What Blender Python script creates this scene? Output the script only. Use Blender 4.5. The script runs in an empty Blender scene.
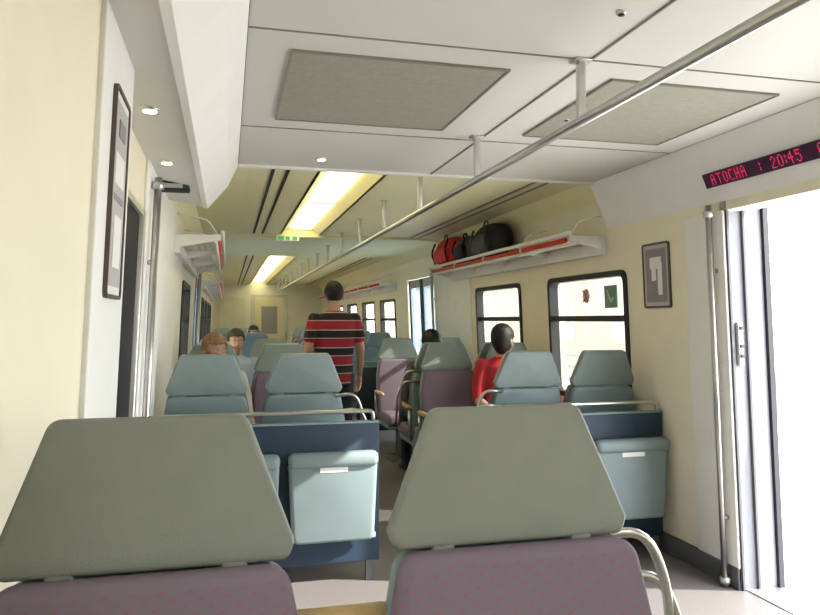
import bpy, bmesh, math, random
from mathutils import Vector, Matrix, Euler
random.seed(4)
scene=bpy.context.scene
try:
    scene.view_settings.view_transform='Standard'
    scene.view_settings.exposure=1.08
except Exception: pass
LEAN=0.045
# ------------------------------------------------------------ materials
def mat(name,col,rough=0.6,metal=0.0,var=0.05,scale=6.0,emit=None,es=0.0,spec=0.4,bump=0.0):
    m=bpy.data.materials.new(name); m.use_nodes=True
    nt=m.node_tree; b=nt.nodes['Principled BSDF']
    b.inputs['Roughness'].default_value=rough; b.inputs['Metallic'].default_value=metal
    b.inputs['Specular IOR Level'].default_value=spec
    tc=nt.nodes.new('ShaderNodeTexCoord'); n=nt.nodes.new('ShaderNodeTexNoise')
    n.inputs['Scale'].default_value=scale; n.inputs['Detail'].default_value=3
    nt.links.new(tc.outputs['Object'],n.inputs['Vector'])
    r=nt.nodes.new('ShaderNodeValToRGB')
    r.color_ramp.elements[0].position=0.3; r.color_ramp.elements[1].position=0.7
    r.color_ramp.elements[0].color=[c*(1-var) for c in col]+[1]
    r.color_ramp.elements[1].color=[min(1,c*(1+var)) for c in col]+[1]
    nt.links.new(n.outputs['Fac'],r.inputs['Fac']); nt.links.new(r.outputs['Color'],b.inputs['Base Color'])
    if emit:
        b.inputs['Emission Color'].default_value=list(emit)+[1]; b.inputs['Emission Strength'].default_value=es
    if bump>0:
        n2=nt.nodes.new('ShaderNodeTexNoise'); n2.inputs['Scale'].default_value=250
        nt.links.new(tc.outputs['Object'],n2.inputs['Vector'])
        bp=nt.nodes.new('ShaderNodeBump'); bp.inputs['Strength'].default_value=bump; bp.inputs['Distance'].default_value=0.002
        nt.links.new(n2.outputs['Fac'],bp.inputs['Height']); nt.links.new(bp.outputs['Normal'],b.inputs['Normal'])
    return m
WALLY=mat('wall_cream',(0.83,0.775,0.60),0.5,var=0.02)
WALLW=mat('panel_white',(0.84,0.835,0.80),0.45,var=0.02)
CEILV=mat('ceiling_vestibule',(0.655,0.64,0.59),0.5,var=0.02,scale=2)
CEILS=mat('ceiling_saloon',(0.87,0.82,0.52),0.5,var=0.02)  # yellow deepened so the base colour carries the warm lamp glow
GRILL=mat('grille_olive',(0.32,0.31,0.25),0.6,var=0.06,scale=40)
DARK=mat('dark_rubber',(0.02,0.02,0.025),0.6)
DGREY=mat('dark_grey',(0.09,0.09,0.10),0.6)
SEAM=mat('seam_gap',(0.28,0.26,0.22),0.8)  # grey-brown strips for ceiling seams, vent frames and slots
ALU=mat('aluminium',(0.62,0.62,0.60),0.35,0.85,var=0.03)
CHR=mat('steel_tube',(0.52,0.515,0.50),0.28,1.0,var=0.02)
JAMB=mat('jamb_grey',(0.34,0.34,0.385),0.45,var=0.03)
HEADN=mat('headrest_grey',(0.215,0.232,0.210),0.55,var=0.03,scale=15,bump=0.3)
HEADF=mat('headrest_grey_teal_light',(0.225,0.28,0.275),0.5,var=0.04,scale=15)  # same headrest for far rows, teal cast of the light put into its colour
SHELL=mat('seat_shell_teal',(0.185,0.255,0.262),0.45,var=0.04)
TIP=mat('tip_seat_teal',(0.19,0.245,0.252),0.5,var=0.05)
NAVY=mat('partition_navy',(0.015,0.034,0.060),0.5,var=0.06)
TAN=mat('armrest_tan',(0.42,0.30,0.14),0.5)
RED=mat('red_tube',(0.62,0.05,0.03),0.4)
WOODF=mat('frame_brown',(0.10,0.07,0.06),0.5)
LED=mat('led_red',(0.7,0.03,0.08),0.5,emit=(1,0.04,0.16),es=0.40)
SIGNB=mat('sign_body',(0.05,0.014,0.045),0.3)
GREEN=mat('exit_green',(0.05,0.35,0.15),0.5,emit=(0.1,0.6,0.3),es=0.10)
LAMP=mat('lamp_diffuser',(1,0.95,0.6),0.5,emit=(1.0,0.87,0.42),es=2.3)
FILLW=mat('added_fill_white',(1,0.95,0.8),0.5,emit=(1.0,0.94,0.82),es=5.0)  # emitter for the added fill strips behind the camera
DOWN=mat('downlight_glow',(1,0.9,0.6),0.5,emit=(1.0,0.85,0.5),es=4.0)
PAPER=mat('paper_white',(0.75,0.75,0.71),0.5)
def fabric(name,base,dash):
    m=bpy.data.materials.new(name); m.use_nodes=True; nt=m.node_tree; b=nt.nodes['Principled BSDF']
    b.inputs['Roughness'].default_value=0.9; b.inputs['Specular IOR Level'].default_value=0.15
    tc=nt.nodes.new('ShaderNodeTexCoord'); sp=nt.nodes.new('ShaderNodeSeparateXYZ')
    nt.links.new(tc.outputs['Object'],sp.inputs[0])
    def M(op,a,bb=None):
        n=nt.nodes.new('ShaderNodeMath'); n.operation=op
        for i,v in enumerate((a,bb)):
            if v is None: continue
            if isinstance(v,(int,float)): n.inputs[i].default_value=v
            else: nt.links.new(v,n.inputs[i])
        return n.outputs[0]
    x=sp.outputs['X']; z=M('SUBTRACT',sp.outputs['Z'],sp.outputs['Y'])
    u=M('ADD',M('MULTIPLY',x,34.0),M('MULTIPLY',z,19.0)); v=M('SUBTRACT',M('MULTIPLY',z,60.0),M('MULTIPLY',x,25.0))
    row=M('FLOOR',v); fu=M('FRACT',M('ADD',u,M('MULTIPLY',row,0.37))); fv=M('FRACT',v)
    k=M('MULTIPLY',M('LESS_THAN',fu,0.40),M('LESS_THAN',fv,0.20))
    mx=nt.nodes.new('ShaderNodeMix'); mx.data_type='RGBA'
    nt.links.new(k,mx.inputs['Factor']); mx.inputs[6].default_value=list(base)+[1]; mx.inputs[7].default_value=list(dash)+[1]
    nt.links.new(mx.outputs[2],b.inputs['Base Color'])
    return m
PURP=fabric('fabric_purple',(0.188,0.155,0.205),(0.25,0.12,0.17))
def stripes():
    m=bpy.data.materials.new('striped_shirt'); m.use_nodes=True; nt=m.node_tree; b=nt.nodes['Principled BSDF']
    b.inputs['Roughness'].default_value=0.9
    tc=nt.nodes.new('ShaderNodeTexCoord'); sp=nt.nodes.new('ShaderNodeSeparateXYZ'); nt.links.new(tc.outputs['Object'],sp.inputs[0])
    a=nt.nodes.new('ShaderNodeMath'); a.operation='MULTIPLY'; a.inputs[1].default_value=1/0.15
    nt.links.new(sp.outputs['Z'],a.inputs[0])
    f=nt.nodes.new('ShaderNodeMath'); f.operation='FRACT'; nt.links.new(a.outputs[0],f.inputs[0])
    r=nt.nodes.new('ShaderNodeValToRGB'); r.color_ramp.interpolation='CONSTANT'
    e=r.color_ramp.elements; e[0].position=0; e[0].color=(0.016,0.012,0.018,1); e[1].position=0.40; e[1].color=(0.40,0.35,0.34,1)
    for p,c in ((0.46,(0.30,0.018,0.035,1)),(0.95,(0.40,0.35,0.34,1))):
        q=e.new(p); q.color=c
    nt.links.new(f.outputs[0],r.inputs['Fac']); nt.links.new(r.outputs['Color'],b.inputs['Base Color'])
    return m
STRIPE=stripes()
def glass(name,tint,gl=0.06):
    m=bpy.data.materials.new(name); m.use_nodes=True; nt=m.node_tree
    nt.nodes.remove(nt.nodes['Principled BSDF']); out=nt.nodes['Material Output']
    t=nt.nodes.new('ShaderNodeBsdfTransparent'); t.inputs[0].default_value=list(tint)+[1]
    g=nt.nodes.new('ShaderNodeBsdfGlossy'); g.inputs['Roughness'].default_value=0.05
    mx=nt.nodes.new('ShaderNodeMixShader'); mx.inputs[0].default_value=gl
    nt.links.new(t.outputs[0],mx.inputs[1]); nt.links.new(g.outputs[0],mx.inputs[2]); nt.links.new(mx.outputs[0],out.inputs[0])
    return m
GLASS=glass('window_glass',(0.70,0.70,0.66))
DGLASS=mat('dark_door_leaf',(0.012,0.013,0.018),0.55,spec=0.15)
FLOORM=mat('floor_speckled',(0.18,0.16,0.155),0.35,var=0.35,scale=180)
CONC=mat('platform_concrete',(0.68,0.67,0.65),0.8,var=0.05,scale=3)
BEIGE=mat('station_render',(0.46,0.42,0.33),0.8,var=0.06,scale=1)
FENCE=mat('fence_grey',(0.22,0.24,0.24),0.7)
# ------------------------------------------------------------ mesh builder
def round_poly(pts,r,n=5):
    out=[]; N=len(pts)
    for i in range(N):
        p=Vector(pts[i]); a=Vector(pts[i-1]); c=Vector(pts[(i+1)%N])
        rr=r[i] if isinstance(r,(list,tuple)) else r
        d1=(a-p).normalized(); d2=(c-p).normalized()
        ang=math.acos(max(-1,min(1,d1.dot(d2)))); t=min(rr/math.tan(ang/2),(a-p).length*.49,(c-p).length*.49)
        p0=p+d1*t; p1=p+d2*t
        for k in range(n+1):
            s=k/n; out.append(tuple(p0*(1-s)**2+p*2*s*(1-s)+p1*s*s))
    return out
class MB:
    def __init__(s): s.v=[];s.f=[];s.m=[];s.mats=[];s.sm=[]
    def mi(s,m):
        if m not in s.mats: s.mats.append(m)
        return s.mats.index(m)
    def addbm(s,bm,m,smooth=False,mx=None):
        if mx: bmesh.ops.transform(bm,matrix=mx,verts=bm.verts)
        bmesh.ops.recalc_face_normals(bm,faces=bm.faces)
        o=len(s.v); bm.verts.index_update()
        s.v+= [v.co.copy() for v in bm.verts]; k=s.mi(m)
        for f in bm.faces:
            s.f.append([o+v.index for v in f.verts]); s.m.append(k); s.sm.append(smooth)
        bm.free()
    def box(s,x0,x1,y0,y1,z0,z1,m,bev=0,mx=None,seg=2):
        bm=bmesh.new(); bmesh.ops.create_cube(bm,size=1)
        bmesh.ops.transform(bm,matrix=Matrix.Translation(((x0+x1)/2,(y0+y1)/2,(z0+z1)/2))@Matrix.Diagonal((x1-x0,y1-y0,z1-z0,1)),verts=bm.verts)
        if bev>0: bmesh.ops.bevel(bm,geom=bm.edges[:],offset=bev,segments=seg,profile=.5,affect='EDGES')
        s.addbm(bm,m,bev>0,mx)
    def prism(s,pts,t0,t1,m,axis='y',bev=0,mx=None,seg=2):
        def P(p,t):
            return {'y':(p[0],t,p[1]),'x':(t,p[0],p[1]),'z':(p[0],p[1],t)}[axis]
        bm=bmesh.new(); a=[bm.verts.new(P(p,t0)) for p in pts]; b=[bm.verts.new(P(p,t1)) for p in pts]
        n=len(pts); fa=bm.faces.new(a); fb=bm.faces.new(b[::-1])
        for i in range(n): bm.faces.new((a[i],b[i],b[(i+1)%n],a[(i+1)%n]))
        bmesh.ops.recalc_face_normals(bm,faces=bm.faces)
        if bev>0:
            e=list(set(fa.edges[:]+fb.edges[:]))
            bmesh.ops.bevel(bm,geom=e,offset=bev,segments=seg,profile=.5,affect='EDGES')
        s.addbm(bm,m,bev>0,mx)
    def ring(s,po,pi,t0,t1,m,axis='x',mx=None):
        def P(p,t):
            return {'y':(p[0],t,p[1]),'x':(t,p[0],p[1]),'z':(p[0],p[1],t)}[axis]
        bm=bmesh.new(); n=len(po)
        L=[[bm.verts.new(P(p,t)) for p in q] for q in (po,pi) for t in (t0,t1)]
        oa,ob,ia,ib=L
        for i in range(n):
            j=(i+1)%n
            bm.faces.new((oa[i],oa[j],ob[j],ob[i])); bm.faces.new((ia[i],ib[i],ib[j],ia[j]))
            bm.faces.new((oa[i],ia[i],ia[j],oa[j])); bm.faces.new((ob[i],ob[j],ib[j],ib[i]))
        s.addbm(bm,m,False,mx)
    def tube(s,pts,r,m,n=10,fil=0.0,r2=None):
        P=[Vector(p) for p in pts]
        if fil>0 and len(P)>2:
            Q=[P[0]]
            for i in range(1,len(P)-1):
                a,p,c=P[i-1],P[i],P[i+1]; t=min(fil,(a-p).length*.49,(c-p).length*.49)
                p0=p+(a-p).normalized()*t; p1=p+(c-p).normalized()*t
                for k in range(6):
                    q=k/5; Q.append(p0*(1-q)**2+p*2*q*(1-q)+p1*q*q)
            Q.append(P[-1]); P=Q
        bm=bmesh.new(); rings=[]; up=None
        for i,p in enumerate(P):
            d=(P[min(i+1,len(P)-1)]-P[max(i-1,0)]).normalized()
            if up is None:
                up=d.cross(Vector((0,0,1)) if abs(d.z)<.9 else Vector((1,0,0))).normalized()
            up=(up-d*up.dot(d)).normalized(); w=d.cross(up)
            rr=r if r2 is None else r+(r2-r)*i/(len(P)-1)
            rings.append([bm.verts.new(p+up*rr*math.cos(2*math.pi*k/n)+w*rr*math.sin(2*math.pi*k/n)) for k in range(n)])
        for a,b in zip(rings,rings[1:]):
            for k in range(n): bm.faces.new((a[k],a[(k+1)%n],b[(k+1)%n],b[k]))
        bm.faces.new(rings[0][::-1]); bm.faces.new(rings[-1])
        s.addbm(bm,m,True)
    def ell(s,c,rad,m,mx=None,u=20,v=14,pw=None):
        bm=bmesh.new(); bmesh.ops.create_uvsphere(bm,u_segments=u,v_segments=v,radius=1)
        if pw:
            for q in bm.verts:
                q.co=Vector([math.copysign(abs(t)**pw,t) for t in q.co])
        M=Matrix.Translation(c)@(mx or Matrix())@Matrix.Diagonal((rad[0],rad[1],rad[2],1))
        s.addbm(bm,m,True,M)
    def cap(s,p0,p1,r0,r1,m,n=14):
        p0=Vector(p0);p1=Vector(p1); s.ell(p0,(r0,)*3,m,u=n,v=10); s.ell(p1,(r1,)*3,m,u=n,v=10)
        s.tube([p0,p1],r0,m,n=n,r2=r1)
    def loft(s,rings,m,n=24):
        bm=bmesh.new(); R=[]
        for (c,hw,hd) in rings:
            R.append([bm.verts.new((c[0]+hw*math.cos(2*math.pi*k/n),c[1]+hd*math.sin(2*math.pi*k/n),c[2])) for k in range(n)])
        for a,b in zip(R,R[1:]):
            for k in range(n): bm.faces.new((a[k],a[(k+1)%n],b[(k+1)%n],b[k]))
        bm.faces.new(R[0][::-1]); bm.faces.new(R[-1]); s.addbm(bm,m,True)
    def mesh(s,name,fn=None):
        me=bpy.data.meshes.new(name); vs=[fn(v) if fn else v for v in s.v]
        me.from_pydata([tuple(v) for v in vs],[],s.f)
        for m in s.mats: me.materials.append(m)
        me.polygons.foreach_set('material_index',s.m); me.polygons.foreach_set('use_smooth',s.sm); me.update()
        return me
    def obj(s,name,fn=None,loc=(0,0,0),rot=(0,0,0),parent=None):
        return place(s.mesh(name,fn),name,loc,rot,parent)
def place(me,name,loc=(0,0,0),rot=(0,0,0),parent=None):
    o=bpy.data.objects.new(name,me); scene.collection.objects.link(o); o.location=loc; o.rotation_euler=rot
    if parent: o.parent=parent
    return o
def leanR(v): return Vector((v.x-LEAN*v.z,v.y,v.z))
def leanL(v): return Vector((v.x+LEAN*v.z,v.y,v.z))
# ------------------------------------------------------------ shell
Y0,Y1=-2.6,18.8
def wall(name,side,ops,m):
    b=MB(); base=2.50 if side>0 else -0.42; x0,x1=(base,base+.12) if side>0 else (base-.12,base)
    y=Y0
    for (a,c,za,zb) in sorted(ops):
        b.box(x0,x1,y,a,0,2.32,m)
        if za>0.01: b.box(x0,x1,a,c,0,za,m)
        b.box(x0,x1,a,c,zb,2.32,m); y=c
    b.box(x0,x1,y,Y1,0,2.32,m)
    return b.obj(name,leanR if side>0 else leanL)
WZ=(0.80,1.65)
winR=[(-1.9,-0.8),(-0.4,0.7),(4.05,5.15),(5.73,6.83),(10.45,11.5),(12.0,13.1),(13.7,14.8),(15.4,16.5)]
winL=[(-1.9,-0.8),(-0.4,0.7),(6.0,7.1),(10.45,11.5),(12.0,13.1),(13.7,14.8),(15.4,16.5)]
wall('wall_right',1,[(a,c,WZ[0],WZ[1]) for a,c in winR]+[(1.6,3.10,0.0,1.90),(8.35,9.7,0.0,1.90)],WALLY)
wall('wall_left',-1,[(a,c,WZ[0],WZ[1]) for a,c in winL]+[(2.1,3.16,0.0,1.80),(8.35,9.7,0.0,1.90)],WALLY)
wn=0
for side,ws in ((1,winR),(-1,winL)):
    for a,c in ws:
        wn+=1; b=MB(); base=2.50 if side>0 else -0.42
        z0,z1=WZ; o=round_poly([(a-.02,z0-.02),(c+.02,z0-.02),(c+.02,z1+.02),(a-.02,z1+.02)],.07)
        i=round_poly([(a+.018,z0+.018),(c-.018,z0+.018),(c-.018,z1-.018),(a+.018,z1-.018)],.05)
        b.ring(o,i,base-side*.012,base+side*.06,DARK)
        xa,xb=sorted((base+side*.0,base+side*.04))
        b.box(xa,xb,a+.01,c-.01,1.34,1.38,DARK)
        b.box(base+side*.035-.003,base+side*.035+.003,a+.01,c-.01,z0+.01,z1-.01,GLASS)
        b.obj('window_%d'%wn,leanR if side>0 else leanL)
b=MB(); b.box(-.6,2.7,Y0,Y1,-.06,0,FLOORM); b.obj('floor')
b=MB(); b.box(-.55,2.65,Y0-.1,Y0,0,2.4,WALLY); b.obj('wall_back')
b=MB(); b.box(-.55,2.65,Y1,Y1+.1,0,2.4,WALLW)
b.box(.6,1.5,Y1-.03,Y1,0,2.0,ALU); b.box(.68,1.42,Y1-.05,Y1-.03,.1,1.93,WALLY); b.box(.85,1.25,Y1-.06,Y1-.05,1.0,1.7,JAMB)
b.box(-.2,.45,Y1-.04,Y1,.9,1.9,PAPER); b.obj('wall_front')
def vest(name,ya,yb):
    b=MB()
    prof=[(-.36,2.03),(-.12,1.99),(.05,2.24),(2.29,2.24),(2.435,1.915),(2.55,1.90),(2.55,2.36),(-.45,2.36),(-.45,2.03)]
    b.prism(prof,ya,yb,CEILV,axis='y'); return b.obj(name)
vest('ceiling',Y0,4.22)
b=MB()
fp=[(-.135,1.985),(-.110,1.982),(.0,2.11),(.058,2.236),(.046,2.24),(-.02,2.12)]
b.prism(fp,Y0+.01,4.23,WALLW); b.obj('trim_1')
b=MB(); b.prism([(2.285,2.236),(2.428,1.912),(2.44,1.905),(2.30,2.245)],Y0+.01,4.24,WALLW); b.obj('trim_2')
b=MB()
for x in (.056,1.20):
    b.box(x-.003,x+.003,Y0+.05,4.2,2.234,2.242,DARK if x<.5 else SEAM)
for y in (2.22,3.36,1.0): b.box(.06,2.28,y-.003,y+.003,2.236,2.242,SEAM)
b.box(.06,2.29,4.20,4.225,2.225,2.245,WALLW)
b.obj('trim_3')
for k,(xa,xb) in enumerate(((.2,.97),(1.37,2.1))):
    b=MB(); o=[(xa,2.37),(xb,2.37),(xb,3.2),(xa,3.2)]; i=[(xa+.008,2.378),(xb-.008,2.378),(xb-.008,3.192),(xa+.008,3.192)]
    b.ring(o,i,2.230,2.245,SEAM,axis='z'); b.box(xa+.008,xb-.008,2.378,3.192,2.234,2.242,GRILL)
    b.obj('ceiling_vent_panel')
for x in (.76,1.6):  # added fill strips, unseen behind the camera, to brighten the near seats
    for y in (-1.6,-.2):
        b=MB(); b.box(x-.10,x+.10,y-.55,y+.55,2.222,2.24,FILLW,bev=.006)
        b.ring([(x-.12,y-.57),(x+.12,y-.57),(x+.12,y+.57),(x-.12,y+.57)],[(x-.10,y-.55),(x+.10,y-.55),(x+.10,y+.55),(x-.10,y+.55)],2.215,2.24,ALU,axis='z'); b.obj('added_fill_lamp')
def saloon(name,ya,yb):
    b=MB()
    def band(x0,z0,x1,z1,m=CEILS,ya=ya,yb=yb):
        b.prism([(x0,z0),(x1,z1),(x1,z1+.05),(x0,z0+.05)],ya,yb,m)
    band(-.33,2.13,-.24,2.24); band(-.24,2.24,.12,2.27); band(.12,2.27,.56,2.27); band(.96,2.27,1.94,2.27)
    band(1.94,2.27,2.30,2.26); band(2.30,2.26,2.41,2.13)
    b.prism([(.54,2.27),(.56,2.27),(.64,2.35),(.54,2.36)],ya,yb,CEILS)
    b.prism([(.98,2.27),(.96,2.27),(.88,2.35),(.98,2.36)],ya,yb,CEILS)
    b.box(.54,.98,ya,yb,2.345,2.37,CEILS)
    for x in (.27,.36,1.98,2.07): b.box(x-.010,x+.010,ya+.05,yb-.05,2.262,2.272,DARK if x<1 else SEAM)
    b.box(-.45,2.55,ya,yb,2.40,2.44,CEILS)
    b.obj(name)
    n=max(1,int((yb-ya)/1.2)); 
    for k in range(n):
        q=MB(); y=ya+(k+.5)*(yb-ya)/n; L=(yb-ya)/n*.5-.03
        q.prism(round_poly([(.645,y-L),(.875,y-L),(.875,y+L),(.645,y+L)],.03),2.328,2.346,LAMP,axis='z',bev=.005)
        for yy in (y-L-.012,y+L+.012): q.box(.65,.87,yy-.008,yy+.008,2.325,2.346,CEILS)
        q.obj('added_fill_lamp')
saloon('ceiling.001',4.22,7.8)
b=MB(); b.prism([(-.33,2.13),(-.24,2.225),(.05,2.245),(2.1,2.245),(2.3,2.235),(2.41,2.13),(2.5,2.4),(-.45,2.4)],7.8,10.2,CEILS,axis='y'); b.obj('ceiling.002')
saloon('ceiling.003',10.2,18.8)
b=MB()
b.box(.5,.74,7.70,7.72,2.19,2.245,PAPER); b.box(.61,.63,7.705,7.715,2.245,2.272,ALU)
b.box(.52,.58,7.695,7.701,2.198,2.238,GREEN); b.box(.60,.64,7.695,7.701,2.198,2.238,GREEN); b.box(.67,.72,7.695,7.701,2.198,2.238,GREEN)
b.obj('exit_sign')
def panel(name,side,ya,yb,z0,z1,th,m):
    b=MB(); base=2.50 if side>0 else -.42; xa,xb=sorted((base,base-side*th))
    b.box(xa,xb,ya,yb,z0,z1,m,bev=.004); return b.obj(name,leanR if side>0 else leanL)
panel('trim_4',1,3.10,3.42,0.02,1.9,.015,WALLW)
b=MB(); b.prism([(-.44,.80),(-.42,.80),(-.40,1.20),(-.345,1.565),(-.340,1.58),(-.340,2.02),(-.44,2.02)],0,2.10,WALLY,axis='z')
b.box(-.345,-.330,1.575,2.02,0.0,2.09,WALLW,bev=.003)
b.obj('trim_5',leanL)
panel('trim_6',-1,3.17,5.7,0.02,2.05,.012,WALLW)
panel('baseboard_right',1,3.10,Y1,0,.11,.02,DGREY)
panel('baseboard_left',-1,3.17,Y1,0,.11,.02,DGREY)
panel('trim_7',1,7.0,8.2,0.12,2.05,.012,WALLW)
b=MB()
b.box(2.50,2.60,3.10,3.14,0,1.95,JAMB); b.box(2.60,2.72,3.09,3.15,-.02,1.95,JAMB,bev=.008)
b.box(2.50,2.512,3.088,3.10,0,1.95,DGREY); b.box(2.588,2.598,3.083,3.10,0,1.95,DGREY); b.box(2.700,2.73,3.07,3.09,-.02,1.95,DARK)
b.box(2.53,2.56,3.08,3.10,1.12,1.34,ALU,bev=.006)
for z in (1.16,1.21,1.30): b.box(2.538,2.552,3.072,3.081,z,z+.02,DARK)
b.box(2.52,2.73,1.62,3.1,-.03,.005,ALU); b.box(2.55,2.73,1.62,3.1,1.95,2.0,DGREY)
b.box(2.50,2.72,1.57,1.6,0,1.95,JAMB)
b.obj('door_1',leanR)
b=MB()
b.box(-.44,-.425,2.1,3.09,0,1.80,DGLASS); b.box(-.43,-.42,2.1,2.9,.9,.94,DARK)
b.box(-.45,-.405,3.10,3.155,0,1.80,ALU,bev=.006)
b.box(-.45,-.41,2.11,3.14,1.775,1.80,ALU)
b.obj('door_2',leanL)
for k,side in ((3,1),(4,-1)):
    b=MB(); base=2.50 if side>0 else -.42; g=glass('door_glass_%d'%k,(0.6,0.7,0.8))
    for ya,yb in ((8.37,9.02),(9.04,9.68)):
        o=[(ya,.01),(yb,.01),(yb,1.89),(ya,1.89)]; i=[(ya+.09,.75),(yb-.09,.75),(yb-.09,1.78),(ya+.09,1.78)]
        b.ring(o,i,base+side*.03,base+side*.07,JAMB); b.box(base+side*.05-.003,base+side*.05+.003,ya+.08,yb-.08,.74,1.79,g)
        for y in (ya+.03,yb-.03): b.box(min(base+side*.02,base+side*.03),max(base+side*.02,base+side*.03),y-.015,y+.015,.02,1.88,DARK)
    b.obj('door_%d'%k,leanR if side>0 else leanL)
def vpole(side,y,off):
    b=MB(); base=(2.50 if side>0 else -.42)-side*off
    b.tube([(base,y,.0),(base,y,1.97 if side<0 else 1.93)],.016,CHR,n=14)
    for z in ((.03,1.88) if side>0 else (.03,1.93)):
        b.tube([(base,y,z-.01),(base,y,z+.02)],.026,ALU,n=14)
    for z in (.35,1.6): b.tube([(base,y,z),(base+side*(off-.014),y,z)],.010,CHR)
    b.obj('grab_pole',leanR if side>0 else leanL)
vpole(1,3.16,.05); vpole(-1,3.30,.04); vpole(1,8.28,.05); vpole(-1,8.28,.05)
b=MB(); b.tube([(1.17,Y0+.3,2.03),(1.17,18.2,2.03)],.0165,CHR,n=14)
for k in range(-3,16):
    y=2.23+1.06*k; top=2.24 if y<4.22 else (2.245 if 7.8<y<10.2 else 2.275)
    b.box(1.156,1.184,y-.012,y+.012,2.03,top,ALU,bev=.004); b.box(1.14,1.2,y-.03,y+.03,top-.008,top,ALU,bev=.003)
b.obj('ceiling_grab_rail')
for x,y,z in ((-.235,2.36,2.008),(-.245,3.14,2.01),(.5,3.95,2.24),(1.85,1.75,2.24),(1.1,1.85,2.24),(1.45,2.9,2.24)):
    b=MB(); r=.030 if x<0.6 else .014
    b.tube([(x,y,z-.008),(x,y,z+.02)],r,ALU,n=18); b.tube([(x,y,z-.011),(x,y,z+.01)],r*.7,DOWN if x<.6 else DARK,n=18)
    b.obj('ceiling_downlight')
b=MB(); b.box(-.33,-.18,3.62,3.74,1.98,2.02,DARK,bev=.008); b.box(-.30,-.21,3.61,3.62,1.985,2.005,ALU); b.obj('ceiling_sensor')
hd=Vector((2.435-2.29,0,1.915-2.24)); hn=Vector((hd.z,0,-hd.x)).normalized()
def hp(z,off): 
    t=(2.24-z)/.325; return Vector((2.29+.145*t,0,z))+hn*off
b=MB(); zc=2.06
p0,p1=hp(zc+.034,0.0),hp(zc-.034,0.0); q0,q1=hp(zc+.034,.022),hp(zc-.034,.022)
b.prism([(p0.x,p0.z),(p1.x,p1.z),(q1.x,q1.z),(q0.x,q0.z)],1.75,3.17,SIGNB,axis='y')
root=b.obj('led_destination_sign')
F={'A':"0110,1001,1001,1111,1001,1001,1001",
'T':"11111,00100,00100,00100,00100,00100,00100",'O':"0110,1001,1001,1001,1001,1001,0110",'C':"0111,1000,1000,1000,1000,1000,0111",'H':"1001,1001,1001,1111,1001,1001,1001",':':"0,1,1,0,1,1,0",'2':"0110,1001,0001,0010,0100,1000,1111",'0':"0110,1001,1001,1001,1001,1001,0110",'4':"0010,0110,1010,1111,0010,0010,0010",'5':"1111,1000,1110,0001,0001,1001,0110",' ':"00,00,00,00,00,00,00"}
b=MB(); pit=.0074; yy=3.11
bm=bmesh.new()
for ch in 'ATOCHA   :  20:45   ATOCHA':
    rowsL=F[ch].split(',')
    for r_,line in enumerate(rowsL):
        for c_,v in enumerate(line):
            if v=='1':
                zc2=zc+.022-r_*pit; y=yy-c_*pit; h=.0026
                a=hp(zc2+h,.0235); d=hp(zc2-h,.0235)
                q=[bm.verts.new((a.x,y-h,a.z)),bm.verts.new((a.x,y+h,a.z)),bm.verts.new((d.x,y+h,d.z)),bm.verts.new((d.x,y-h,d.z))]
                bm.faces.new(q)
    yy-=(len(rowsL[0])+1.6)*pit
b.addbm(bm,LED); b.obj('led_text',parent=root)
def notice(name,side,ya,yb,z0,z1,pic,base=None,fw=.014):
    b=MB(); base=base if base is not None else (2.50 if side>0 else -.42)-side*.0005
    o=round_poly([(ya,z0),(yb,z0),(yb,z1),(ya,z1)],.02); i=round_poly([(ya+fw,z0+fw),(yb-fw,z0+fw),(yb-fw,z1-fw),(ya+fw,z1-fw)],.01)
    b.ring(o,i,base,base-side*.010,WOODF); xa,xb=sorted((base,base-side*.006)); b.box(xa,xb,ya+.010,yb-.010,z0+.010,z1-.010,PAPER)
    for k,(u0,u1,v0,v1,m) in enumerate(pic):
        xa,xb=sorted((base-side*.005,base-side*(.0072+.0006*k)))
        b.box(xa,xb,ya+u0*(yb-ya),ya+u1*(yb-ya),z0+v0*(z1-z0),z0+v1*(z1-z0),m)
    b.obj(name,leanR if side>0 else leanL)
ORNG=mat('print_brown',(0.38,0.2,0.13),.6); BLU=mat('print_grey',(0.24,0.23,0.25),.6); PALE=mat('print_pale',(0.45,0.43,0.43),.6)
notice('framed_notice',1,3.57,3.84,1.42,1.80,[(.06,.94,.04,.96,PALE),(.12,.88,.09,.91,BLU),(.3,.72,.60,.78,PAPER),(.28,.44,.2,.7,PAPER),(.5,.66,.42,.62,PAPER)])
notice('framed_poster',-1,1.70,1.92,1.40,1.88,[(.1,.9,.06,.94,PALE),(.2,.8,.55,.7,PAPER),(.2,.8,.47,.50,BLU),(.25,.75,.15,.4,PAPER),(.3,.7,.78,.86,BLU)],base=-.330,fw=.008)
STK=mat('sticker_green',(.16,.30,.22),.5); STW=mat('sticker_pale',(.5,.5,.45),.5); STR=mat('sticker_red',(.55,.16,.14),.5)
b=MB(); base=2.53
b.tube([(base,4.62,1.52),(base-.004,4.62,1.52)],.05,STW,n=20); b.box(base-.008,base-.001,4.20,4.36,1.43,1.58,STK); b.tube([(base-.010,4.32,1.55),(base-.010,4.27,1.47),(base-.010,4.24,1.50)],.007,PAPER)
b.tube([(base-.008,4.58,1.56),(base-.008,4.66,1.48)],.005,STR,n=6); b.tube([(base-.008,4.66,1.56),(base-.008,4.58,1.48)],.005,STR,n=6)
b.obj('window_sticker',leanR)
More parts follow.
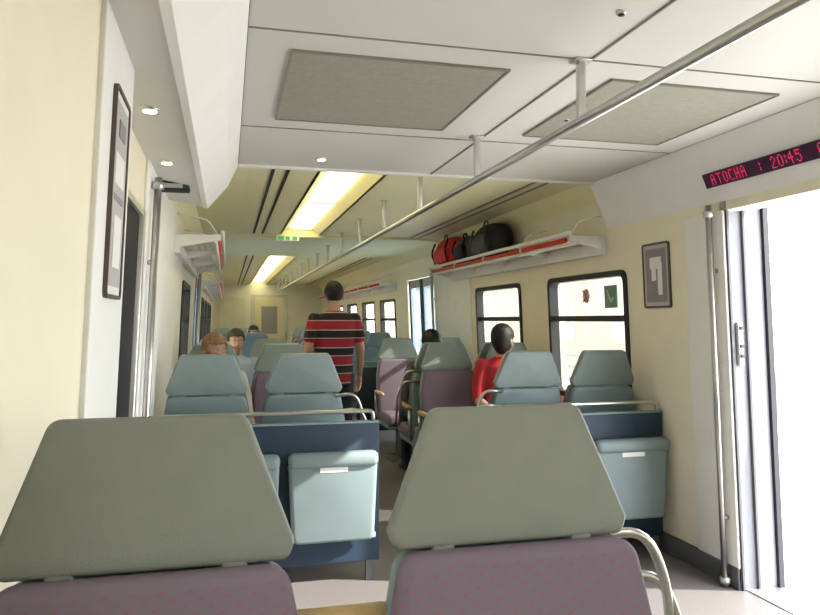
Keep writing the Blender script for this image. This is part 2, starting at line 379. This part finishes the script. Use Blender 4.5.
def rack(name,side,ya,yb,xf=None):
    b=MB(); xw=2.40 if side>0 else -.32; xf=xf if xf is not None else (2.18 if side>0 else -.10); z=1.88
    b.tube([(xf,ya+.12,z),(xf,yb,z)],.017,RED,n=12)
    b.tube([(xf-side*.03,ya,z+.035),(xf-side*.03,yb,z+.035)],.014,WALLW,n=10); b.tube([(xf+side*.01,ya,z-.03),(xf+side*.01,yb,z-.03)],.012,WALLW,n=10)
    for k in range(5):
        x=xf+(xw-xf)*(k+1)/5.6; b.box(x-.016,x+.016,ya,yb,z+.0,z+.012,WALLW)
    n=max(2,int((yb-ya)/.8))
    for k in range(n+1):
        y=ya+.02+(yb-ya-.04)*k/n
        b.prism([(xf-side*.02,z-.012),(xf-side*.02,z+.02),(xw+side*.012,z+.02),(xw+side*.012,z-.07)],y-.012,y+.012,WALLW)
        b.tube([(xf,y+.03,z+.02),(xf+side*.06,y+.03,z+.12),(xw,y+.03,z+.16)],.006,WALLW,n=6,fil=.03)
    b.prism([(xw-side*.03,z-.1),(xw+side*.012,z-.1),(xw+side*.012,z-.02),(xw-side*.02,z-.02)],ya,yb,WALLW)
    b.obj(name)
rack('luggage_rack',1,4.26,7.6); rack('luggage_rack',-1,4.8,7.6,-.06)
rack('luggage_rack',1,10.3,17.5); rack('luggage_rack',-1,10.3,17.5)
BLK=mat('bag_black',(.02,.02,.024),.7); BGR=mat('bag_grey',(.07,.07,.08),.7); BRD=mat('bag_red',(.62,.03,.03),.6)
def bag(name,y,ly,h,m,m2,pw=.72,m3=None):
    b=MB(); c=(2.265,y,1.895+h/2); m3=m3 or m2
    b.ell(c,(.125,ly/2,h/2),m,pw=pw,u=28,v=18)
    b.ell((2.155,y,1.90+h*.38),(.045,ly*.33,h*.28),m2,pw=.7)
    for s in (-1,1): b.tube([(2.15,y+s*ly*.3,1.9+h*.85),(2.11,y+s*ly*.32,1.9+h*.5),(2.15,y+s*ly*.3,1.94)],.010,m3,n=8,fil=.05)
    b.tube([(2.2,y-.05,1.9+h*.92),(2.2,y-.04,1.9+h*1.05),(2.2,y+.04,1.9+h*1.05),(2.2,y+.05,1.9+h*.92)],.008,m3,n=8,fil=.02)
    b.obj(name)
bag('backpack',5.95,.60,.30,BLK,BGR,.8); bag('duffel_bag',6.52,.46,.26,BGR,BLK,.8); bag('backpack',7.14,.74,.31,BRD,BRD,.8,BLK)
# ------------------------------------------------------------ seats
def seat_mesh(name,hm,w=.47,hw=.43,tw=.285,handle=0,arm=TAN,ht=1.195,bar=False):
    b=MB(); tilt=Matrix.Translation((0,0,.9))@Matrix.Rotation(math.radians(-7),4,'X')@Matrix.Translation((0,0,-.9))
    hp_=round_poly([(-hw/2+.012,.955),(hw/2-.012,.955),(hw/2,.985),(tw/2,ht),(-tw/2,ht),(-hw/2,.985)],[.02,.02,.02,.028,.028,.02],6)
    b.prism(hp_,-.024,.026,hm,bev=.010,mx=tilt,seg=3)
    bp=round_poly([(-w/2+.01,.42),(w/2-.01,.42),(w/2,.80),(w/2-.03,.955),(-w/2+.03,.955),(-w/2,.80)],[.03,.03,.1,.045,.045,.1],6)
    b.prism(bp,-.075,-.01,PURP,bev=.022,mx=tilt,seg=3); b.prism([(x*.985,z-.004) for x,z in bp],-.012,.035,SHELL,bev=.012,mx=tilt)
    for x in (-.13,.13): b.box(x-.02,x+.02,-.022,.022,.935,.965,hm,mx=tilt,bev=.004)
    b.box(-.13,.13,.033,.042,.55,.80,SHELL,mx=tilt,bev=.004)
    b.box(-w/2+.01,w/2-.01,-.53,-.05,.355,.46,PURP,bev=.035,seg=3); b.box(-w/2+.02,w/2-.02,-.50,-.02,.32,.375,SHELL,bev=.012)
    b.box(-w/2+.03,w/2-.03,-.06,.03,.33,.48,SHELL,bev=.01)
    b.box(-.06,.06,-.36,-.14,.02,.33,DGREY,bev=.01); b.box(-.16,.16,-.42,-.08,0,.025,DGREY,bev=.006)
    for sx in (-1,1):
        x=sx*(w/2+.006); b.box(x-.018,x+.018,-.36,-.03,.62,.655,arm,bev=.012); b.tube([(x,-.05,.63),(x,-.03,.48),(x-sx*.02,-.08,.36)],.013,CHR,fil=.04)
    if bar: b.box(-w/2-.15,-w/2+.02,.0,.03,.840,.862,arm,bev=.008)
    for s in ([-1] if handle==-1 else [1] if handle==1 else [-1,1] if handle==2 else []):
        x0=s*(w/2-.06)
        for dz,dx in ((0,0),(-.085,.03)):
            b.tube([(x0,.045,.935+dz),(x0+s*(.11+dx),.04,.945+dz),(x0+s*(.15+dx),.03,.85+dz),(x0+s*(.16+dx),.0,.50)],.0095,CHR,fil=.055)
    return b.mesh(name)
near=seat_mesh('train_seat_near',HEADN,w=.485,hw=.455,tw=.30,handle=0)
near_h=seat_mesh('train_seat_near_h',HEADN,w=.485,hw=.45,tw=.28,handle=1,bar=True)
S0=seat_mesh('train_seat_plain',HEADF,w=.46,hw=.42,tw=.27,ht=1.17)
SR=seat_mesh('train_seat_hr',HEADF,w=.46,hw=.42,tw=.27,handle=1,ht=1.17)
SL=seat_mesh('train_seat_hl',HEADF,w=.46,hw=.42,tw=.27,handle=-1,ht=1.17)
place(near,'train_seat',(-.117,1.21,0)); place(near_h,'train_seat',(.495,1.21,0))
def row(y,away,LX=(-.10,.41),RX=(1.68,2.20)):
    rz=math.pi if away else 0
    place(S0,'train_seat',(LX[0],y,0),(0,0,rz)); place(SL if away else S0,'train_seat',(LX[1],y,0),(0,0,rz))
    place(SR if away else S0,'train_seat',(RX[0],y,0),(0,0,rz)); place(S0,'train_seat',(RX[1],y,0),(0,0,rz))
row(3.98,1,(-.10,.41),(1.725,2.215))
rows=[(5.42,0),(5.66,1),(7.1,0),(10.5,1),(11.95,0),(12.19,1),(13.6,0),(13.84,1),(15.25,0),(15.49,1),(16.9,0)]
for y,a in rows: row(y,a)
def tip(x,y):
    b=MB(); w=.455
    sh=round_poly([(-w/2+.02,.23),(w/2-.02,.23),(w/2,.66),(-w/2,.66)],[.04,.04,.05,.05],5)
    b.prism(sh,-.085,-.03,TIP,bev=.02,seg=3); b.box(-w/2,w/2,-.11,-.03,.61,.685,TIP,bev=.028,seg=3)
    b.box(-.17,.17,-.03,0,.25,.6,DGREY); b.box(-.07,.07,-.088,-.084,.585,.61,PAPER)
    for s in (-1,1): b.tube([(s*.2,-.03,.60),(s*.2,-.0,.60)],.025,ALU)
    b.tube([(-w/2+.01,-.05,.25),(w/2-.01,-.05,.25)],.015,SHELL)
    b.obj('tip_up_seat',loc=(x,y-.001,0))
def partition(xa,xb,y):
    b=MB(); b.box(xa,xb,y,y+.035,.10,.82,NAVY,bev=.006); b.box(xa,xb,y-.0005,y+.04,.812,.825,SHELL,bev=.004)
    for x in (xa+.06,(xa+xb)/2,xb-.05): b.box(x-.02,x+.02,y+.0,y+.034,0,.11,DGREY)
    b.tube([(xa+.05,y+.017,.82),(xa+.05,y+.017,.875),(xb-.03,y+.017,.875),(xb-.03,y+.017,.82)],.011,CHR,fil=.04)
    b.obj('partition_panel')
partition(-.375,.775,3.70); partition(1.42,2.455,3.70)
tip(.525,3.70); tip(.03,3.70); tip(1.70,3.70); tip(2.21,3.70)
partition(-.375,.70,8.0); partition(1.42,2.455,8.0)
# ------------------------------------------------------------ people
SK=mat('skin',(.45,.26,.18),.5,var=.03); EYE=mat('eye_white',(.8,.8,.78),.3); PUP=mat('pupil',(.03,.02,.02),.3); LIP=mat('lips',(.45,.16,.14),.5)
JEAN=mat('jeans',(.025,.03,.05),.85,var=.15,scale=60); SHOE=mat('shoe',(.03,.03,.03),.6)
def hand_parts(b,w,d,side_v,curl):
    w=Vector(w);d=Vector(d).normalized();t=Vector(side_v).normalized();c=Vector(curl).normalized()
    P=lambda a,s,q: w+d*a+t*s+c*q
    b.cap(P(.0,0,0),P(.035,0,0),.024,.026,SK); 
    for s in (-.027,-.009,.009,.027): b.cap(P(.02,s*.7,0),P(.085,s,0),.016,.0125,SK)
    for s,L in ((.028,.068),(.0095,.078),(-.0095,.072),(-.028,.056)):
        b.cap(P(.088,s,0),P(.088+L*.45,s*1.15,.008),.0105,.0095,SK); b.cap(P(.088+L*.45,s*1.15,.008),P(.088+L*.85,s*1.2,.028),.0095,.008,SK)
    b.cap(P(.025,.022,.005),P(.06,.05,.014),.015,.012,SK); b.cap(P(.06,.05,.014),P(.092,.058,.022),.012,.0095,SK)
def person(name,loc,rz,segs,torso,hands,head,turn,shirt,hair,hairlen=0,voxel=.009,pants=JEAN,tilt=0,belt=None):
    b=MB()
    for (p,q,r0,r1,m) in segs: b.cap(p,q,r0,r1,m)
    b.loft(torso,shirt)
    for h in hands: hand_parts(b,*h)
    hc=Vector(head); HM=Matrix.Translation(hc)@Matrix.Rotation(turn,4,'Z')@Matrix.Rotation(tilt,4,'X')
    nb=torso[-1][0]
    b.cap(Vector(nb)+Vector((0,0,-.02)),hc+Vector((0,.015,-.05)),.056,.052,SK)
    def E(c,r): 
        bm=bmesh.new(); bmesh.ops.create_uvsphere(bm,u_segments=20,v_segments=14,radius=1)
        b.addbm(bm,SK,True,HM@Matrix.Translation(c)@Matrix.Diagonal((r[0],r[1],r[2],1)))
    E((0,.012,.03),(.074,.092,.086)); E((0,-.02,-.03),(.058,.066,.075)); E((0,-.045,-.082),(.03,.03,.026))
    E((0,-.092,-.012),(.011,.014,.022)); E((0,-.098,-.026),(.014,.013,.010)); E((.077,.01,-.008),(.009,.018,.030)); E((-.077,.01,-.008),(.009,.018,.030))
    E((.03,-.07,-.035),(.022,.018,.02)); E((-.03,-.07,-.035),(.022,.018,.02)); E((0,-.075,.03),(.045,.014,.012))
    me=b.mesh('tmp'); o=place(me,'tmp')
    rm=o.modifiers.new('r','REMESH'); rm.mode='VOXEL'; rm.voxel_size=voxel; rm.use_smooth_shade=True
    sm=o.modifiers.new('s','SMOOTH'); sm.factor=.5; sm.iterations=2
    dg=bpy.context.evaluated_depsgraph_get(); body=bpy.data.meshes.new_from_object(o.evaluated_get(dg)); bpy.data.objects.remove(o)
    body.materials.clear(); ml=[shirt,pants,SK,SHOE]
    for m in ml: body.materials.append(m)
    S=[(Vector(p),Vector(q),r0,r1,m) for p,q,r0,r1,m in segs]
    tz0=torso[0][0][2]; tz1=torso[-1][0][2]
    hands_w=[Vector(h[0]) for h in hands]; belt=belt if belt is not None else tz0+.06
    idx=[]
    for f in body.polygons:
        c=f.center; best=1e9; bm_=SK
        for p,q,r0,r1,m in S:
            d=q-p; t=max(0,min(1,(c-p).dot(d)/d.length_squared)); dist=(c-(p+d*t)).length-(r0+(r1-r0)*t)
            if dist<best: best=dist; bm_=m
        if tz0<=c.z<=tz1+.012:
            for (a,b2) in zip(torso,torso[1:]):
                if a[0][2]<=c.z<=b2[0][2]+.012:
                    t=(c.z-a[0][2])/(b2[0][2]-a[0][2]); hw=a[1]+(b2[1]-a[1])*t; hd=a[2]+(b2[2]-a[2])*t
                    cx=a[0][0]+(b2[0][0]-a[0][0])*t; cy=a[0][1]+(b2[0][1]-a[0][1])*t
                    e=math.hypot((c.x-cx)/hw,(c.y-cy)/hd)-1; dist=e*min(hw,hd)
                    if dist<best: best=dist; bm_=shirt if c.z>belt else pants
        if c.z>tz1: bm_=SK
        for hwv in hands_w:
            if (c-hwv).length<.03 or ((c-hwv).length<.2 and best>.012): bm_=SK
        idx.append(ml.index(bm_) if bm_ in ml else 2)
    body.polygons.foreach_set('material_index',idx); body.polygons.foreach_set('use_smooth',[True]*len(idx))
    root=bpy.data.objects.new(name,None); scene.collection.objects.link(root); root.location=loc; root.rotation_euler=(0,0,rz)
    place(body,'body',parent=root)
    e=MB()
    for s in (-1,1):
        e.ell((s*.029,-.079,.004),(.012,.008,.007),EYE); e.ell((s*.029,-.086,.004),(.005,.004,.005),PUP); e.box(s*.03-.014,s*.03+.014,-.088,-.08,.019,.024,hair,bev=.002)
    e.ell((0,-.082,-.055),(.021,.008,.006),LIP); eo=e.obj('eyes_and_mouth',fn=lambda v: HM@v,parent=root)
    bm=bmesh.new(); bmesh.ops.create_uvsphere(bm,u_segments=40,v_segments=30,radius=1)
    dele=[]
    for v in bm.verts:
        x,y,z=v.co.x*.084,.014+v.co.y*.103,.036+v.co.z*.094
        if z<.03 and hairlen>0 and y>-.01: z=.03+(z-.03)*(1+hairlen)
        n=random.uniform(-.004,.004); v.co=Vector((x+n,y+n,z+n))
    for f in bm.faces:
        c=f.calc_center_median()
        if (c.y<-.035 and c.z<.058) or (c.z<(-.045 if hairlen==0 else -1)) or (abs(c.x)>.06 and c.z<.012 and hairlen==0 and c.y<.03): dele.append(f)
    bmesh.ops.delete(bm,geom=dele,context='FACES')
    h=MB(); h.addbm(bm,hair,True,HM); ho=h.obj('hair',parent=root)
    sd=ho.modifiers.new('sol','SOLIDIFY'); sd.thickness=.012; sd.offset=-1
    return root
HDK=mat('hair_dark',(.010,.008,.008),.6,var=.4,scale=90); HBL=mat('hair_blond',(.24,.15,.07),.6,var=.35,scale=90); HGR=mat('hair_brown',(.05,.035,.025),.6,var=.3,scale=90)
segs=[]
for s in (-1,1):
    segs+= [((s*.09,0,.86),(s*.105,-.01,.47),.088,.06,JEAN),((s*.105,-.01,.47),(s*.11,.01,.10),.058,.043,JEAN),((s*.11,.02,.05),(s*.12,-.14,.035),.042,.033,SHOE),((s*.11,.01,.12),(s*.11,.02,.05),.043,.045,JEAN)]
    segs+= [((s*.175,.01,1.36),(s*.215,.015,1.20),.058,.058,STRIPE),((s*.215,.015,1.20),(s*.232,.02,1.10),.042,.038,SK)]
segs+=[((-.232,.02,1.10),(-.25,-.07,.88),.038,.026,SK),((.232,.02,1.10),(.235,-.12,.92),.038,.026,SK)]
tor=[((0,0,.79),.165,.12),((0,0,.92),.168,.118),((0,0,1.02),.165,.112),((0,.0,1.15),.178,.12),((0,.01,1.28),.192,.12),((0,.01,1.36),.185,.105),((0,.01,1.405),.13,.08),((0,.01,1.43),.07,.06)]
hands=[((-.252,-.085,.855),(-.02,-.25,-1),(.15,-1,0.25),(1,0,0)),((.235,-.135,.90),(0,-.5,-1),(-.15,-1,.4),(-1,0,0))]
person('standing_man',(.90,6.2,0),math.pi+.12,segs,tor,hands,(0,-.015,1.56),-.15,STRIPE,HDK,voxel=.0075,belt=.78)
def seated(name,x,y,away,shirt,hair,hairlen=0,turn=0,zoff=0,tilt=0):
    segs=[]
    for s in (-1,1):
        segs+=[((s*.085,-.19,.55),(s*.12,-.58,.53),.085,.062,JEAN),((s*.12,-.58,.53),(s*.12,-.60,.12),.056,.042,JEAN),((s*.12,-.59,.06),(s*.13,-.74,.04),.043,.036,SHOE),((s*.12,-.6,.12),(s*.12,-.59,.06),.042,.044,JEAN),
               ((s*.165,-.17,.955+zoff),(s*.205,-.19,.82+zoff),.055,.05,shirt),((s*.205,-.19,.82+zoff),(s*.225,-.22,.70+zoff),.048,.04,shirt),((s*.225,-.22,.70+zoff),(s*.14,-.41,.655),.037,.026,SK)]
    t=[((0,-.21,.475),.16,.11),((0,-.20,.58),.16,.115),((0,-.195,.72),.155,.115),((0,-.18,.86+zoff),.178,.115),((0,-.175,.95+zoff),.175,.10),((0,-.17,.995+zoff),.12,.075),((0,-.17,1.02+zoff),.065,.055)]
    hands=[((s*.135,-.425,.65),(-s*.3,-1,-.15),(-s,-.3,.15),(0,-.2,-1)) for s in (-1,1)]
    return person(name,(x,y,0),math.pi if away else 0,segs,t,hands,(0,-.19,1.145+zoff),turn,shirt,hair,hairlen,voxel=.010,tilt=tilt)
REDS=mat('shirt_red',(.38,.02,.03),.85); LBL=mat('shirt_lightblue',(.28,.35,.46),.85); WHT=mat('shirt_white',(.45,.42,.38),.85); GRS=mat('shirt_grey',(.1,.1,.12),.85)
seated('seated_woman_red_shirt',2.06,5.38,0,REDS,HDK,.6,turn=2.2,zoff=.05)
seated('seated_blond_passenger',-.08,5.38,0,WHT,HBL,.5,turn=.5,zoff=-.01)
seated('seated_passenger',.08,7.06,0,LBL,HGR,0,turn=.2)
seated('seated_passenger',.41,11.92,0,GRS,HDK,0)
seated('seated_passenger',1.68,5.70,1,GRS,HDK,.3)
# ------------------------------------------------------------ outside
b=MB(); b.box(2.76,7.5,-30,60,-.35,-.12,CONC); b.box(7.3,7.5,-30,60,-.13,-.118,PALE); b.obj('station_platform')
b=MB(); b.box(-60,60,-60,90,-1.25,-1.2,mat('track_ballast',(.55,.52,.48),.9,var=.2,scale=8)); b.obj('ground')
b=MB(); b.box(17,18,26,80,-1.2,4.2,BEIGE); b.box(16.6,18.4,25.6,80.4,4.2,4.5,ORNG)
for k in range(10): b.box(16.95,17,28+k*5,29.4+k*5,.3,2.0,PALE)
b.obj('station_building')
b=MB()
for k in range(80): b.tube([(10.5,-20+k,-1.2),(10.5,-20+k,0.3)],.03,FENCE)
for z in (0.25,-.1,-.5): b.tube([(10.5,-20,z),(10.5,58,z)],.03,FENCE)
b.obj('platform_fence')
b=MB(); b.box(-9,-8,-30,60,-1.2,3.0,BEIGE); b.obj('boundary_wall')
# ------------------------------------------------------------ lights
w=bpy.data.worlds.new('sky'); scene.world=w; w.use_nodes=True
bg=w.node_tree.nodes['Background']; bg.inputs[0].default_value=(.88,.94,1,1); bg.inputs[1].default_value=4.6
s=bpy.data.lights.new('sun','SUN'); s.energy=8; s.angle=.01; s.color=(1,.96,.88)
so=bpy.data.objects.new('sun',s); scene.collection.objects.link(so)
so.rotation_euler=Vector((-1,.35,-.62)).to_track_quat('-Z','Y').to_euler()
# ------------------------------------------------------------ camera
cam=bpy.data.cameras.new('camera'); co=bpy.data.objects.new('camera',cam); scene.collection.objects.link(co)
co.location=(0,0,1.35); co.rotation_euler=(math.radians(91.0),0,math.radians(-14.26)); cam.lens=31.61; cam.sensor_width=36; cam.clip_start=.05
scene.camera=co
